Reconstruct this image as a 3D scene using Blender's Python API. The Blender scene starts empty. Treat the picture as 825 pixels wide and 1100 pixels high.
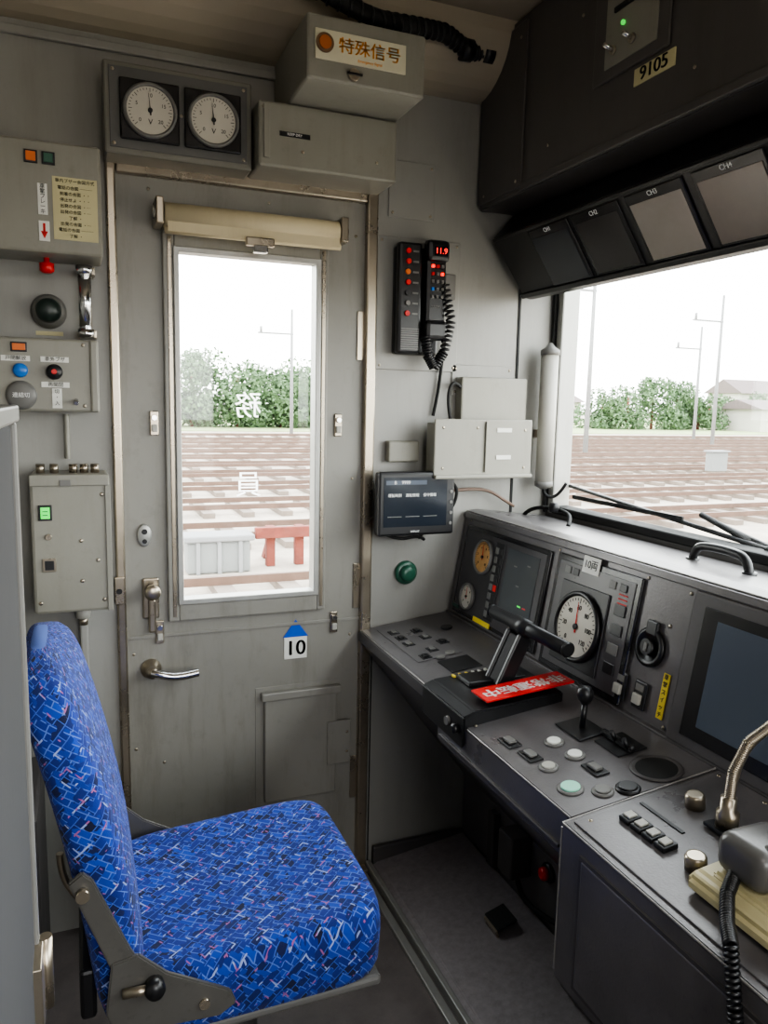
import bpy, bmesh, math, random
from mathutils import Vector, Matrix
random.seed(7)
SC=bpy.context.scene
COL=SC.collection
D=1.70
# ------------------------------------------------------------ materials
def S(c): # srgb 0-255 -> linear
    return tuple((v/255/12.92 if v/255<=0.04045 else ((v/255+0.055)/1.055)**2.4) for v in c)+(1,)
def mat(name,rgb,rough=.5,metal=0.,var=.12,scale=6.,bump=0.,emit=0.,grime=0.,coat=0.,streak=0.,speck=0.):
    m=bpy.data.materials.new(name);m.use_nodes=True;nt=m.node_tree;N=nt.nodes;L=nt.links
    b=N['Principled BSDF'];c=S(rgb)
    b.inputs['Roughness'].default_value=rough;b.inputs['Metallic'].default_value=metal
    if coat: b.inputs['Coat Weight'].default_value=coat
    if var>0:
        tc=N.new('ShaderNodeTexCoord');n=N.new('ShaderNodeTexNoise');n.inputs['Scale'].default_value=scale;n.inputs['Detail'].default_value=8
        n.inputs['Roughness'].default_value=.65
        L.new(tc.outputs['Object'],n.inputs['Vector'])
        r=N.new('ShaderNodeValToRGB');r.color_ramp.elements[0].position=.3;r.color_ramp.elements[1].position=.7
        r.color_ramp.elements[0].color=tuple(x*(1-var) for x in c[:3])+(1,)
        r.color_ramp.elements[1].color=tuple(min(1,x*(1+var)) for x in c[:3])+(1,)
        L.new(n.outputs['Fac'],r.inputs['Fac']);out=r.outputs['Color']
        def layer(out,vec,sc,p0,p1,amt,tint):
            n2=N.new('ShaderNodeTexNoise');n2.inputs['Scale'].default_value=sc;n2.inputs['Detail'].default_value=10;n2.inputs['Roughness'].default_value=.75
            L.new(vec,n2.inputs['Vector'])
            r2=N.new('ShaderNodeValToRGB');r2.color_ramp.elements[0].position=p0;r2.color_ramp.elements[1].position=p1
            r2.color_ramp.elements[0].color=(0,0,0,1);r2.color_ramp.elements[1].color=(amt,)*3+(1,)
            L.new(n2.outputs['Fac'],r2.inputs['Fac'])
            mx=N.new('ShaderNodeMixRGB');mx.inputs['Color2'].default_value=tint
            L.new(r2.outputs['Color'],mx.inputs['Fac']);L.new(out,mx.inputs['Color1']);return mx.outputs['Color']
        if grime>0: out=layer(out,tc.outputs['Object'],scale*6,.56,.78,grime,tuple(x*.35 for x in c[:3])+(1,))
        if streak>0:
            mp=N.new('ShaderNodeMapping');mp.inputs['Scale'].default_value=(9,9,1.3);L.new(tc.outputs['Object'],mp.inputs['Vector'])
            out=layer(out,mp.outputs[0],1.6,.50,.75,streak,(c[0]*.45,c[1]*.40,c[2]*.34,1))
        if speck>0: out=layer(out,tc.outputs['Object'],330,.60,.66,speck,(.5,.47,.45,1))
        L.new(out,b.inputs['Base Color'])
        rr=N.new('ShaderNodeMapRange');rr.inputs['To Min'].default_value=max(.05,rough-.1);rr.inputs['To Max'].default_value=min(1,rough+.12)
        L.new(n.outputs['Fac'],rr.inputs['Value']);L.new(rr.outputs['Result'],b.inputs['Roughness'])
        if bump>0:
            n3=N.new('ShaderNodeTexNoise');n3.inputs['Scale'].default_value=scale*40
            L.new(tc.outputs['Object'],n3.inputs['Vector'])
            bp=N.new('ShaderNodeBump');bp.inputs['Strength'].default_value=bump;bp.inputs['Distance'].default_value=.002
            L.new(n3.outputs['Fac'],bp.inputs['Height']);L.new(bp.outputs['Normal'],b.inputs['Normal'])
    else: b.inputs['Base Color'].default_value=c
    if emit>0:
        b.inputs['Emission Color'].default_value=c;b.inputs['Emission Strength'].default_value=emit
    return m
WALL=mat('wall_paint',(145,144,139),.38,0,.07,2.5,.05,grime=.18,streak=.22)
DOORM=mat('door_paint',(136,134,127),.38,0,.08,3,.05,grime=.32,streak=.5)
BOXM=mat('box_paint',(138,136,126),.38,0,.07,5,.05,grime=.28,streak=.25)
CEIL=mat('ceiling_paint',(164,154,136),.6,0,.05,2)
STEEL=mat('stainless',(168,158,142),.28,.9,.1,12,grime=.3)
CHROME=mat('chrome',(215,215,215),.15,1,.03,10)
ALU=mat('aluminium_trim',(164,164,160),.4,.5,.06,12,streak=.3)
DARKW=mat('locker_dark_grey',(84,81,79),.42,0,.1,4,.05,grime=.25,streak=.3)
GATE=mat('gate_dark_paint',(58,58,60),.8,0,.1,4,.05,grime=.25)
CONS=mat('console_grey',(100,97,98),.30,.20,.18,7,.1,grime=.5)
CONSD=mat('console_apron_dark',(76,73,73),.45,.1,.14,6,.08,grime=.4)
EDGE=mat('console_worn_edge_highlight',(146,143,140),.35,.4,.3,25,grime=.5)  # pale edge tone: scuffed wear plus a painted bevel highlight
BLK=mat('black_plastic',(25,25,27),.35,0,.1,10)
BLKG=mat('black_gloss_bezel',(30,29,31),.22,0,.1,10)
RUB=mat('black_rubber',(22,22,22),.7,0,.15,12)
FLOORM=mat('floor_lino',(104,98,96),.42,0,.22,14,.2,grime=.5,speck=.3)
SPECK=mat('footrest_lino',(134,128,130),.40,0,.2,60,.3,grime=.5,speck=.5)
WHT=mat('white_label',(222,222,215),.5,0,.03,10)
PLT=mat('signal_plate_beige',(208,203,178),.45,0,.04,8)
CREAM=mat('cream_plastic',(192,182,142),.4,0,.08,8,grime=.25)
BLIND=mat('blind_cream',(200,188,156),.65,0,.06,6,streak=.2)
RED=mat('red_paint',(205,22,22),.35,0,.05,9)
REDL=mat('red_led',(255,40,25),.4,0,0,emit=2.0)
GRNL=mat('green_led',(70,255,90),.4,0,0,emit=.7)
ORGL=mat('orange_lamp',(205,105,40),.4,0,0,emit=.05)
ORG=mat('orange_text',(238,164,70),.5,0,0)
GRND=mat('dark_green_button',(40,86,68),.3,0,.1,20)
GRN=mat('green_button_cap',(150,215,190),.3,0,.03,20)
BLUE=mat('blue_sign',(20,80,190),.45,0,.04,9)
BLUB=mat('blue_button',(30,110,195),.3,0,0)
YEL=mat('yellow_label',(215,192,60),.5,0,.04,9)
PAPER=mat('instruction_plate',(198,190,148),.5,0,.05,9)
GRYP=mat('grey_plastic',(108,107,104),.42,0,.06,9)
GRYS=mat('seat_frame_grey',(104,102,98),.36,.5,.12,9,grime=.5)
GRYL=mat('light_grey_plastic',(170,168,160),.42,0,.05,9)
SCRN=mat('dark_screen',(30,36,44),.12,0,.05,5)
SCRB=mat('monitor_screen_bluegrey',(78,86,98),.12,0,.05,5)
SCRG=mat('crt_screen_grey',(156,148,140),.22,0,.10,6)
SCRH=mat('crt_screen_brownish',(128,118,110),.2,0,.12,6)
SCRD=mat('crt_screen_dim',(54,51,50),.22,0,.08,5)
GAUF=mat('gauge_face_white',(196,192,180),.5,0,.04,9)
GAUY=mat('gauge_face_amber',(205,160,100),.5,0,.3,30)
INK=mat('ink_black',(18,18,18),.6,0,0)
INKR=mat('ink_red',(200,30,25),.6,0,0)
INKW=mat('ink_white',(230,230,228),.6,0,0)
def simple(name,kind):
    m=bpy.data.materials.new(name);m.use_nodes=True;nt=m.node_tree;N=nt.nodes;N.clear();L=nt.links
    o=N.new('ShaderNodeOutputMaterial')
    if kind=='glass':
        mx=N.new('ShaderNodeMixShader');t=N.new('ShaderNodeBsdfTransparent');g=N.new('ShaderNodeBsdfGlossy')
        g.inputs['Roughness'].default_value=.02;t.inputs['Color'].default_value=(.95,.97,.96,1);mx.inputs['Fac'].default_value=.03
        L.new(t.outputs[0],mx.inputs[1]);L.new(g.outputs[0],mx.inputs[2]);L.new(mx.outputs[0],o.inputs[0])
    else:
        t=N.new('ShaderNodeBsdfTranslucent');t.inputs['Color'].default_value=(.95,.95,.95,1);L.new(t.outputs[0],o.inputs[0])
    return m
GLASS=simple('window_glass','glass');FILM=simple('white_lettering_film','film')
def fabric():
    m=bpy.data.materials.new('seat_moquette_blue');m.use_nodes=True;nt=m.node_tree;N=nt.nodes;L=nt.links;b=N['Principled BSDF']
    b.inputs['Roughness'].default_value=.9;b.inputs['Sheen Weight'].default_value=.05
    uv=N.new('ShaderNodeUVMap')
    def brick(rot,sc,c1,c2,mo,bw,rh,ms):
        mp=N.new('ShaderNodeMapping');mp.inputs['Rotation'].default_value=(0,0,math.radians(rot));mp.inputs['Scale'].default_value=(sc,sc,sc)
        L.new(uv.outputs[0],mp.inputs['Vector'])
        t=N.new('ShaderNodeTexBrick');L.new(mp.outputs[0],t.inputs['Vector']);t.inputs['Scale'].default_value=1
        t.inputs['Color1'].default_value=S(c1);t.inputs['Color2'].default_value=S(c2);t.inputs['Mortar'].default_value=S(mo)
        t.inputs['Brick Width'].default_value=bw;t.inputs['Row Height'].default_value=rh;t.inputs['Mortar Size'].default_value=ms;t.inputs['Mortar Smooth'].default_value=.05
        t.offset=.37;t.squash=.6;t.squash_frequency=3
        return t
    a=brick(38,62,(2,30,115),(14,60,165),(78,108,185),1.5,.62,.045)
    c=brick(-42,68,(4,38,130),(4,12,48),(56,88,172),1.8,.75,.04)
    e=brick(-38,44,(255,255,255),(255,255,255),(0,0,0),1.3,.9,.045)
    def noisemask(sc,p0,p1):
        n=N.new('ShaderNodeTexNoise');n.inputs['Scale'].default_value=sc;n.inputs['Detail'].default_value=1;L.new(uv.outputs[0],n.inputs['Vector'])
        r=N.new('ShaderNodeMapRange');r.inputs['From Min'].default_value=p0;r.inputs['From Max'].default_value=p1;L.new(n.outputs['Fac'],r.inputs['Value']);return r.outputs[0]
    m1=N.new('ShaderNodeMixRGB');L.new(noisemask(60,.49,.51),m1.inputs['Fac']);L.new(a.outputs['Color'],m1.inputs['Color1']);L.new(c.outputs['Color'],m1.inputs['Color2'])
    def accent(prev,p0,col,sc):
        iv=N.new('ShaderNodeMath');iv.operation='MULTIPLY';L.new(e.outputs['Fac'],iv.inputs[0]);L.new(noisemask(sc,p0,p0+.02),iv.inputs[1])
        m2=N.new('ShaderNodeMixRGB');L.new(iv.outputs[0],m2.inputs['Fac']);L.new(prev,m2.inputs['Color1']);m2.inputs['Color2'].default_value=S(col);return m2.outputs[0]
    o1=accent(m1.outputs[0],.58,(140,156,205),48);o2=accent(o1,.61,(150,90,140),77)
    L.new(o2,b.inputs['Base Color'])
    n3=N.new('ShaderNodeTexNoise');n3.inputs['Scale'].default_value=900;L.new(uv.outputs[0],n3.inputs['Vector'])
    bp=N.new('ShaderNodeBump');bp.inputs['Strength'].default_value=.35;bp.inputs['Distance'].default_value=.002;L.new(n3.outputs['Fac'],bp.inputs['Height']);L.new(bp.outputs['Normal'],b.inputs['Normal'])
    return m
FAB=fabric()
# ------------------------------------------------------------ builders
def grp(name):
    e=bpy.data.objects.new(name,None);e.empty_display_size=.05;COL.objects.link(e);return e
def fin(bm,name,m,par=None,smooth=False,M=None):
    me=bpy.data.meshes.new(name)
    if M is not None: bm.transform(M)
    bmesh.ops.recalc_face_normals(bm,faces=bm.faces)
    bm.to_mesh(me);bm.free();me.materials.append(m)
    if smooth:
        for p in me.polygons:p.use_smooth=True
    o=bpy.data.objects.new(name,me);COL.objects.link(o)
    if par is not None:o.parent=par
    return o
def box(par,name,x0,x1,y0,y1,z0,z1,m,bev=.002,M=None,seg=2,smooth=False):
    bm=bmesh.new();bmesh.ops.create_cube(bm,size=1)
    sx,sy,sz=abs(x1-x0),abs(y1-y0),abs(z1-z0)
    for v in bm.verts:v.co=Vector(((x0+x1)/2+v.co.x*sx,(y0+y1)/2+v.co.y*sy,(z0+z1)/2+v.co.z*sz))
    if bev>0:
        bev=min(bev,.45*min(sx,sy,sz));bmesh.ops.bevel(bm,geom=list(bm.edges),offset=bev,segments=seg,affect='EDGES',profile=.5)
    return fin(bm,name,m,par,smooth,M)
def cyl(par,name,p0,p1,r,m,r2=None,seg=28,M=None,bev=0):
    p0=Vector(p0);p1=Vector(p1);d=p1-p0
    bm=bmesh.new();bmesh.ops.create_cone(bm,cap_ends=True,segments=seg,radius1=r,radius2=r if r2 is None else r2,depth=d.length)
    if bev>0:
        es=[e for e in bm.edges if abs(e.verts[0].co.z-e.verts[1].co.z)<1e-6]
        bmesh.ops.bevel(bm,geom=es,offset=bev,segments=2,affect='EDGES')
    q=Vector((0,0,1)).rotation_difference(d.normalized()).to_matrix().to_4x4()
    bm.transform(Matrix.Translation((p0+p1)/2)@q)
    o=fin(bm,name,m,par,False,M)
    for p in o.data.polygons:
        if len(p.vertices)==4:p.use_smooth=True
    return o
def lathe(par,name,prof,o0,axis,m,seg=32,M=None):
    bm=bmesh.new();rings=[]
    for r,h in prof:
        rings.append([bm.verts.new((r*math.cos(2*math.pi*i/seg),r*math.sin(2*math.pi*i/seg),h)) for i in range(seg)])
    for a,b in zip(rings,rings[1:]):
        for i in range(seg):bm.faces.new((a[i],a[(i+1)%seg],b[(i+1)%seg],b[i]))
    bm.faces.new(rings[-1]);bm.faces.new(rings[0][::-1])
    q=Vector((0,0,1)).rotation_difference(Vector(axis).normalized()).to_matrix().to_4x4()
    bm.transform(Matrix.Translation(o0)@q)
    return fin(bm,name,m,par,True,M)
def prism(par,name,pts,y0,y1,m,plane='xz',bev=0,M=None):
    bm=bmesh.new()
    if plane=='xz': f=lambda p,y:(p[0],y,p[1])
    elif plane=='xy': f=lambda p,y:(p[0],p[1],y)
    else: f=lambda p,y:(y,p[0],p[1])
    a=[bm.verts.new(f(p,y0)) for p in pts];b=[bm.verts.new(f(p,y1)) for p in pts];n=len(pts)
    bm.faces.new(a);bm.faces.new(b[::-1])
    for i in range(n):bm.faces.new((a[i],b[i],b[(i+1)%n],a[(i+1)%n]))
    if bev>0:
        bmesh.ops.recalc_face_normals(bm,faces=bm.faces)
        bmesh.ops.bevel(bm,geom=list(bm.edges),offset=bev,segments=2,affect='EDGES')
    return fin(bm,name,m,par,False,M)
def tube(par,name,pts,r,m,M=None,res=6):
    cu=bpy.data.curves.new(name,'CURVE');cu.dimensions='3D';cu.bevel_depth=r;cu.bevel_resolution=3;cu.use_fill_caps=True
    sp=cu.splines.new('NURBS' if len(pts)>2 else 'POLY');sp.points.add(len(pts)-1)
    for i,p in enumerate(pts):
        p=Vector(p)
        if M is not None:p=M@p
        sp.points[i].co=(*p,1)
    if len(pts)>2:sp.order_u=3;sp.use_endpoint_u=True;sp.resolution_u=res
    cu.materials.append(m)
    t=bpy.data.objects.new(name,cu);COL.objects.link(t)
    me=bpy.data.meshes.new_from_object(t.evaluated_get(bpy.context.evaluated_depsgraph_get()))
    bpy.data.objects.remove(t)
    for p in me.polygons:p.use_smooth=True
    o=bpy.data.objects.new(name,me);COL.objects.link(o)
    if par is not None:o.parent=par
    return o
def coil(par,name,path,R,r,m,turns):
    P=[Vector(p) for p in path];n=turns*10;out=[]
    def at(t):
        t*=len(P)-1;i=min(int(t),len(P)-2);return P[i].lerp(P[i+1],t-i),(P[i+1]-P[i]).normalized()
    for k in range(n+1):
        c,d=at(k/n);s=d.cross(Vector((.3,1,.2))).normalized();t2=d.cross(s);a=2*math.pi*turns*k/n
        out.append(c+R*(s*math.cos(a)+t2*math.sin(a)))
    return tube(par,name,out,r,m,res=2)
def text(par,name,s,M,size,m,loc=(0,0,0),ext=.0003,rot=0,mirror=False,sx=1):
    cu=bpy.data.curves.new(name,'FONT');cu.body=s;cu.size=size;cu.align_x='CENTER';cu.align_y='CENTER';cu.extrude=ext;cu.materials.append(m)
    t=bpy.data.objects.new(name,cu);COL.objects.link(t)
    bpy.context.view_layer.update()
    me=bpy.data.meshes.new_from_object(t.evaluated_get(bpy.context.evaluated_depsgraph_get()))
    bpy.data.objects.remove(t)
    T=M@Matrix.Translation(loc)@Matrix.Rotation(math.radians(rot),4,'Z')@Matrix.Diagonal((sx,1,1,1))
    if mirror:T=T@Matrix.Scale(-1,4,(1,0,0))
    me.transform(T)
    o=bpy.data.objects.new(name,me);COL.objects.link(o)
    if par is not None:o.parent=par
    return o
def frame(o,ex,ey):
    ex=Vector(ex).normalized();ey=Vector(ey).normalized();n=ex.cross(ey)
    M=Matrix.Identity(4)
    for i in range(3):M[i][0]=ex[i];M[i][1]=ey[i];M[i][2]=n[i];M[i][3]=o[i]
    return M
def WF(y): return frame((0,y,0),(1,0,0),(0,0,1))
def plate(par,name,M,u0,u1,v0,v1,h0,h1,m,bev=.001):
    return box(par,name,u0,u1,v0,v1,h0,h1,m,bev,M)
def lcyl(par,name,M,u,v,h0,h1,r,m,r2=None,bev=.0006):
    return cyl(par,name,(u,v,h0),(u,v,h1),r,m,r2,28,M,bev)
def screws(par,M,pts,h,r=.0035,m=None):
    for i,(u,v) in enumerate(pts): lathe(par,'screw_%d'%i,[(r,0),(r*.9,.0012),(r*.4,.0018)],(u,v,h),(0,0,1),m or STEEL,10,M)
def gauge(par,M,u,v,r,h,face,red=False,nlab=('0','1','2','3','4','5'),rim=BLK):
    lathe(par,'gauge_rim',[(r*1.16,0),(r*1.16,.006),(r*1.08,.009),(r*1.0,.006),(r*1.0,.001)],(u,v,h),(0,0,1),rim,40,M)
    lcyl(par,'gauge_face',M,u,v,h,h+.004,r*1.0,face,bev=0)
    for k in range(31):
        a=math.radians(225-k*9);L=.16 if k%5==0 else .08
        R=Matrix.Translation((u,v,h+.004))@Matrix.Rotation(a,4,'Z')
        box(par,'tick',r*(.93-L),r*.93,-r*.012,r*.012,0,.0006,INK,0,M@R)
    for k,s in enumerate(nlab):
        a=math.radians(225-k*270/(len(nlab)-1));text(par,'numeral',s,M,r*.22,INK,(u+r*.62*math.cos(a),v+r*.62*math.sin(a),h+.0045))
    a=math.radians(95);R=M@Matrix.Translation((u,v,h+.005))@Matrix.Rotation(a,4,'Z')
    prism(par,'needle',[(-r*.2,-r*.03),(r*.8,0),(-r*.2,r*.03)],0,.001,INKR if red else INK,'xy',0,R)
    lcyl(par,'needle_hub',M,u,v,h+.004,h+.008,r*.1,BLK)
# ------------------------------------------------------------ room shell
XB,XF=-.75,1.14
YR=-1.15
CZ=2.0
door_x0,door_x1,door_z1=.077,.636,1.635
w=grp('wall_side')
box(w,'panel_left',XB,door_x0,D,D+.06,0,CZ,WALL,0)
box(w,'panel_right',door_x1,XF+.03,D,D+.06,0,CZ,WALL,0)
box(w,'panel_over_door',door_x0,door_x1,D,D+.06,door_z1,CZ,WALL,0)
w=grp('trim_1')
cv=[(D,1.875)]+[(D-.14*math.sin(t),CZ-.125*math.cos(t)) for t in [i*math.pi/2/8 for i in range(9)]]+[(D,CZ)]
prism(w,'cove',cv,XB,XF,CEIL,'yz')
box(w,'cornice_strip',XB,.42,D-.012,D,1.845,1.862,WALL,.003)
f=grp('floor');box(f,'floor_plate',XB,XF+.03,YR,D+.06,-.05,0,FLOORM,0)
c=grp('ceiling')
box(c,'ceiling_plate',XB,XF+.03,YR,D+.06,CZ,CZ+.04,CEIL,0)
w=grp('wall_front')
wz0,wz1,wy0,wy1=.905,1.60,-.9,1.672
box(w,'lower',XF,XF+.05,YR,D+.06,0,wz0,DARKW,0)
box(w,'upper',XF,XF+.05,YR,D+.06,wz1,CZ,WALL,0)
box(w,'pillar_far',XF,XF+.05,wy1,D+.06,wz0,wz1,WALL,0)
box(w,'pillar_near',XF,XF+.05,YR,wy0,wz0,wz1,WALL,0)
w=grp('window_1')
for n,a in (('sill',(wy0,wy1,wz0,wz0+.02)),('jamb_far',(wy1-.012,wy1+.012,wz0,wz1)),('head',(wy0,wy1,wz1-.02,wz1)),('jamb_near',(wy0,wy0+.015,wz0,wz1))):
    box(w,n,XF-.006,XF+.045,a[0],a[1],a[2],a[3],ALU if 'far' in n else RUB,.004)
box(w,'inner_seal',XF-.014,XF-.002,wy1+.012,wy1+.02,wz0,wz1,RUB,.002)
box(w,'glass',XF+.02,XF+.025,wy0,wy1,wz0,wz1,GLASS,0)
w=grp('wall_back');box(w,'partition',XB-.05,XB,YR,D+.06,0,CZ,WALL,0)
w=grp('wall_opposite')
box(w,'lower',XB-.05,XF+.05,YR-.05,YR,0,.75,WALL,0);box(w,'upper',XB-.05,XF+.05,YR-.05,YR,1.6,CZ,WALL,0)
for i,(a,b) in enumerate(((XB-.05,.05),(.75,XF+.05))): box(w,'post_%d'%i,a,b,YR-.05,YR,.75,1.6,WALL,0)
# ------------------------------------------------------------ door
d=grp('door_1')
dy0,dy1=D+.004,D+.04
gx0,gx1,gz0,gz1=.203,.507,.735,1.483
x0,x1=door_x0+.006,door_x1-.012
box(d,'stile_left',x0,gx0,dy0,dy1,.01,1.622,DOORM,0);box(d,'stile_right',gx1,x1,dy0,dy1,.01,1.622,DOORM,0)
box(d,'rail_top',gx0,gx1,dy0,dy1,gz1,1.622,DOORM,0);box(d,'rail_bottom',gx0,gx1,dy0,dy1,.01,gz0,DOORM,0)
M=WF(dy0)
ox0,ox1,oz0,oz1=.174,.533,.690,1.522
for n,a in (('l',(ox0,gx0-.006,oz0,oz1)),('r',(gx1+.006,ox1,oz0,oz1)),('t',(gx0-.006,gx1+.006,gz1+.006,oz1)),('b',(gx0-.006,gx1+.006,oz0,gz0-.006))):
    plate(d,'window_frame_'+n,M,a[0],a[1],a[2],a[3],0,.012,DOORM,.003)
for n,a in (('l',(gx0-.008,gx0+.004,gz0-.008,gz1+.008)),('r',(gx1-.004,gx1+.008,gz0-.008,gz1+.008)),('t',(gx0,gx1,gz1-.004,gz1+.008)),('b',(gx0,gx1,gz0-.008,gz0+.004))):
    plate(d,'glazing_bead_'+n,M,a[0],a[1],a[2],a[3],-.02,.016,ALU,.002)
for n,a in (('l',(.184,.192,.70,1.51)),('r',(.518,.526,.70,1.51))): plate(d,'window_groove_'+n,M,a[0],a[1],a[2],a[3],.011,.0135,STEEL,.001)
plate(d,'glass',M,gx0,gx1,gz0,gz1,-.016,-.012,GLASS,0)
for s,z in (('務',1.163),('員',.985)): text(d,'glass_lettering_'+str(int(z*100)),s,M,.062,FILM,(.357,z,-.018),mirror=True)
plate(d,'waist_strip',M,x0,x1,.655,.662,0,.004,DOORM,.001)
for i,(u,v) in enumerate(((.152,1.125),(.562,1.125),(.155,.667),(.558,.655))):
    plate(d,'latch_base_%d'%i,M,u-.009,u+.009,v-.026,v+.026,0,.006,STEEL,.002);lcyl(d,'latch_stud_%d'%i,M,u,v+.012,.006,.014,.006,CHROME);plate(d,'latch_tongue_%d'%i,M,u-.006,u+.006,v-.018,v-.002,.006,.012,GRYL,.002)
lathe(d,'lock_cover',[(.019,0),(.019,.006),(.016,.008)],(.127,.885,0),(0,0,1),ALU,24,M@Matrix.Translation((.127,.885,0))@Matrix.Diagonal((.8,1.3,1,1))@Matrix.Translation((-.127,-.885,0)))
lcyl(d,'lock_hole_a',M,.127,.893,.007,.009,.006,BLK);lcyl(d,'lock_hole_b',M,.127,.872,.007,.009,.005,BLK)
plate(d,'night_latch_plate',M,.120,.155,.70,.79,0,.008,STEEL,.004)
lathe(d,'night_latch_knob',[(.011,0),(.011,.015),(.016,.02),(.017,.032),(.010,.036)],(.139,.765,.008),(0,0,1),STEEL,24,M)
plate(d,'night_latch_bolt',M,.131,.147,.67,.745,.008,.018,STEEL,.004)
lathe(d,'lever_rose',[(.022,0),(.022,.006),(.014,.012),(.012,.03),(.012,.04)],(.135,.585,0),(0,0,1),STEEL,28,M)
tube(d,'lever_handle',[(.135,.585,.035),(.15,.582,.042),(.19,.572,.043),(.232,.578,.040)],.0095,CHROME,M)
plate(d,'sign_plate',M,.437,.492,.573,.626,0,.002,WHT,.0005);prism(d,'sign_arrow',[(.434,.626),(.495,.626),(.4645,.668)],0,.002,BLUE,'xy',0,M)
for q in (-.0008,0,.0008): text(d,'sign_number','10',M,.050,INK,(.4645+q,.598,.0025),ext=.0008)
plate(d,'kick_recess',M,.368,.575,.12,.51,0,.002,DOORM,.001)
plate(d,'hatch_cover',M,.387,.565,.225,.492,.002,.016,DOORM,.004);plate(d,'hatch_lip',M,.380,.575,.48,.5,.002,.02,DOORM,.003)
plate(d,'hatch_hasp',M,.54,.60,.30,.41,.016,.021,DOORM,.002);screws(d,M,[(.59,.33),(.59,.38)],.021)
for i,z in enumerate((1.33,.74,.25)):
    plate(d,'hinge_leaf_%d'%i,M,.606,.628,z-.055,z+.055,0,.004,STEEL,.001);cyl(d,'hinge_pin_%d'%i,(.628,z-.055,.008),(.628,z+.055,.008),.0065,STEEL,M=M,seg=14)
screws(d,M,[(.10,.62),(.10,.4),(.10,.2),(.60,1.55),(.60,1.0),(.60,.62),(.15,1.60),(.4,1.60),(.16,.36)],0)
t=grp('trim_2')
M=WF(D)
plate(t,'door_frame_left',M,.067,.086,0,1.65,-.03,.014,STEEL,.004);plate(t,'door_frame_right',M,.622,.648,0,1.65,-.03,.014,STEEL,.004)
plate(t,'door_frame_top',M,.086,.622,1.622,1.65,-.03,.014,STEEL,.004);plate(t,'threshold',M,.07,.645,0,.016,-.03,.04,STEEL,.003)
plate(t,'strike_plate',M,.063,.083,.74,.80,.014,.02,STEEL,.002);lcyl(t,'strike_screw',M,.072,.77,.02,.024,.006,BLK)
b=grp('roller_blind')
cyl(b,'roll',(.175,D-.045,1.542),(.54,D-.045,1.542),.024,BLIND,seg=32);cyl(b,'roll_inner_lip',(.175,D-.05,1.512),(.545,D-.05,1.512),.007,BLIND)
box(b,'fabric_drop',.18,.54,D-.064,D-.062,1.508,1.545,BLIND,0)
for i,u in enumerate((.165,.55)): box(b,'bracket_%d'%i,u-.008,u+.008,D-.07,D-.003,1.52,1.572,STEEL,.003);cyl(b,'end_pin_%d'%i,(u-.012,D-.045,1.545),(u+.012,D-.045,1.545),.013,CHROME)
box(b,'pull_clip',.335,.395,D-.072,D-.058,1.494,1.512,STEEL,.003);box(b,'pull_tab',.35,.38,D-.075,D-.06,1.48,1.497,CHROME,.003)
# ------------------------------------------------------------ wall panels / seams
t=grp('trim_3');M=WF(D)
for n,a in (('upper_plate',(.675,.79,1.60,1.725)),('phone_backplate',(.650,.862,1.256,1.558)),('folder_backplate',(.85,1.02,1.20,1.275))):
    plate(t,n,M,a[0],a[1],a[2],a[3],0,.004,WALL,.002);screws(t,M,[(a[0]+.01,a[2]+.01),(a[1]-.01,a[2]+.01),(a[0]+.01,a[3]-.01),(a[1]-.01,a[3]-.01)],.004)
plate(t,'corner_seam',M,1.03,1.036,.9,1.7,0,.003,RUB,0);plate(t,'side_seam',M,.655,.658,0,.60,0,.002,RUB,0)
# ------------------------------------------------------------ gauge box
g=grp('twin_gauge_box')
M=WF(1.62)
GBX=mat('gauge_box_grey',(118,116,108),.4,.1,.08,6,grime=.3)
box(g,'housing',.065,.345,1.62,D,1.637,1.803,GBX,.004);plate(g,'face_plate',M,.075,.335,1.648,1.793,0,.003,mat('gauge_plate_grey',(92,92,90),.4,0,.08,6),.001)
for i,u in enumerate((.148,.267)):
    plate(g,'bezel_%d'%i,M,u-.055,u+.055,1.663,1.773,.003,.010,BLKG,.004);gauge(g,M,u,1.718,.043,.010,GAUF,nlab=('0','5','10','15','20'),rim=GRYP)
    text(g,'unit_%d'%i,'V',M,.014,INK,(u,1.697,.0155))
screws(g,M,[(.082,1.655),(.328,1.655),(.082,1.786),(.328,1.786),(.207,1.72)],.003)
# ------------------------------------------------------------ signal box
g=grp('emergency_signal_box')
M=WF(1.45)
box(g,'housing',.41,.647,1.45,D,1.765,1.878,BOXM,.005);plate(g,'plate_face',M,.425,.605,1.80,1.852,0,.003,PLT,.001)
lcyl(g,'round_lens',M,.443,1.828,.003,.007,.017,mat('lens_rim',(110,85,60),.3,0,0));lcyl(g,'lens_core',M,.443,1.828,.007,.009,.012,mat('lens_orange_brown',(170,95,45),.3,0,0))
for q in (-.0006,.0006): text(g,'caption','特殊信号',M,.029,ORG,(.532+q,1.828,.0035),sx=1.08)
text(g,'caption_small','Emergency Signal',M,.007,ORG,(.532,1.808,.0035))
lcyl(g,'lid_lock',M,.50,1.782,0,.008,.011,STEEL);plate(g,'lock_slot',M,.485,.515,1.780,1.784,.008,.011,BLK,0)
g=grp('equipment_box_overdoor')
M=WF(1.58)
box(g,'housing',.35,.645,1.58,D,1.640,1.763,BOXM,.005);plate(g,'lid_line',M,.36,.372,1.655,1.755,0,.004,BOXM,.001)
plate(g,'label_strip',M,.392,.455,1.700,1.709,0,.0015,BLK,0);text(g,'label_text','KEEP DRY',M,.007,INKW,(.423,1.7045,.002));screws(g,M,[(.44,1.675),(.60,1.675),(.36,1.75)],0)
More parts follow.
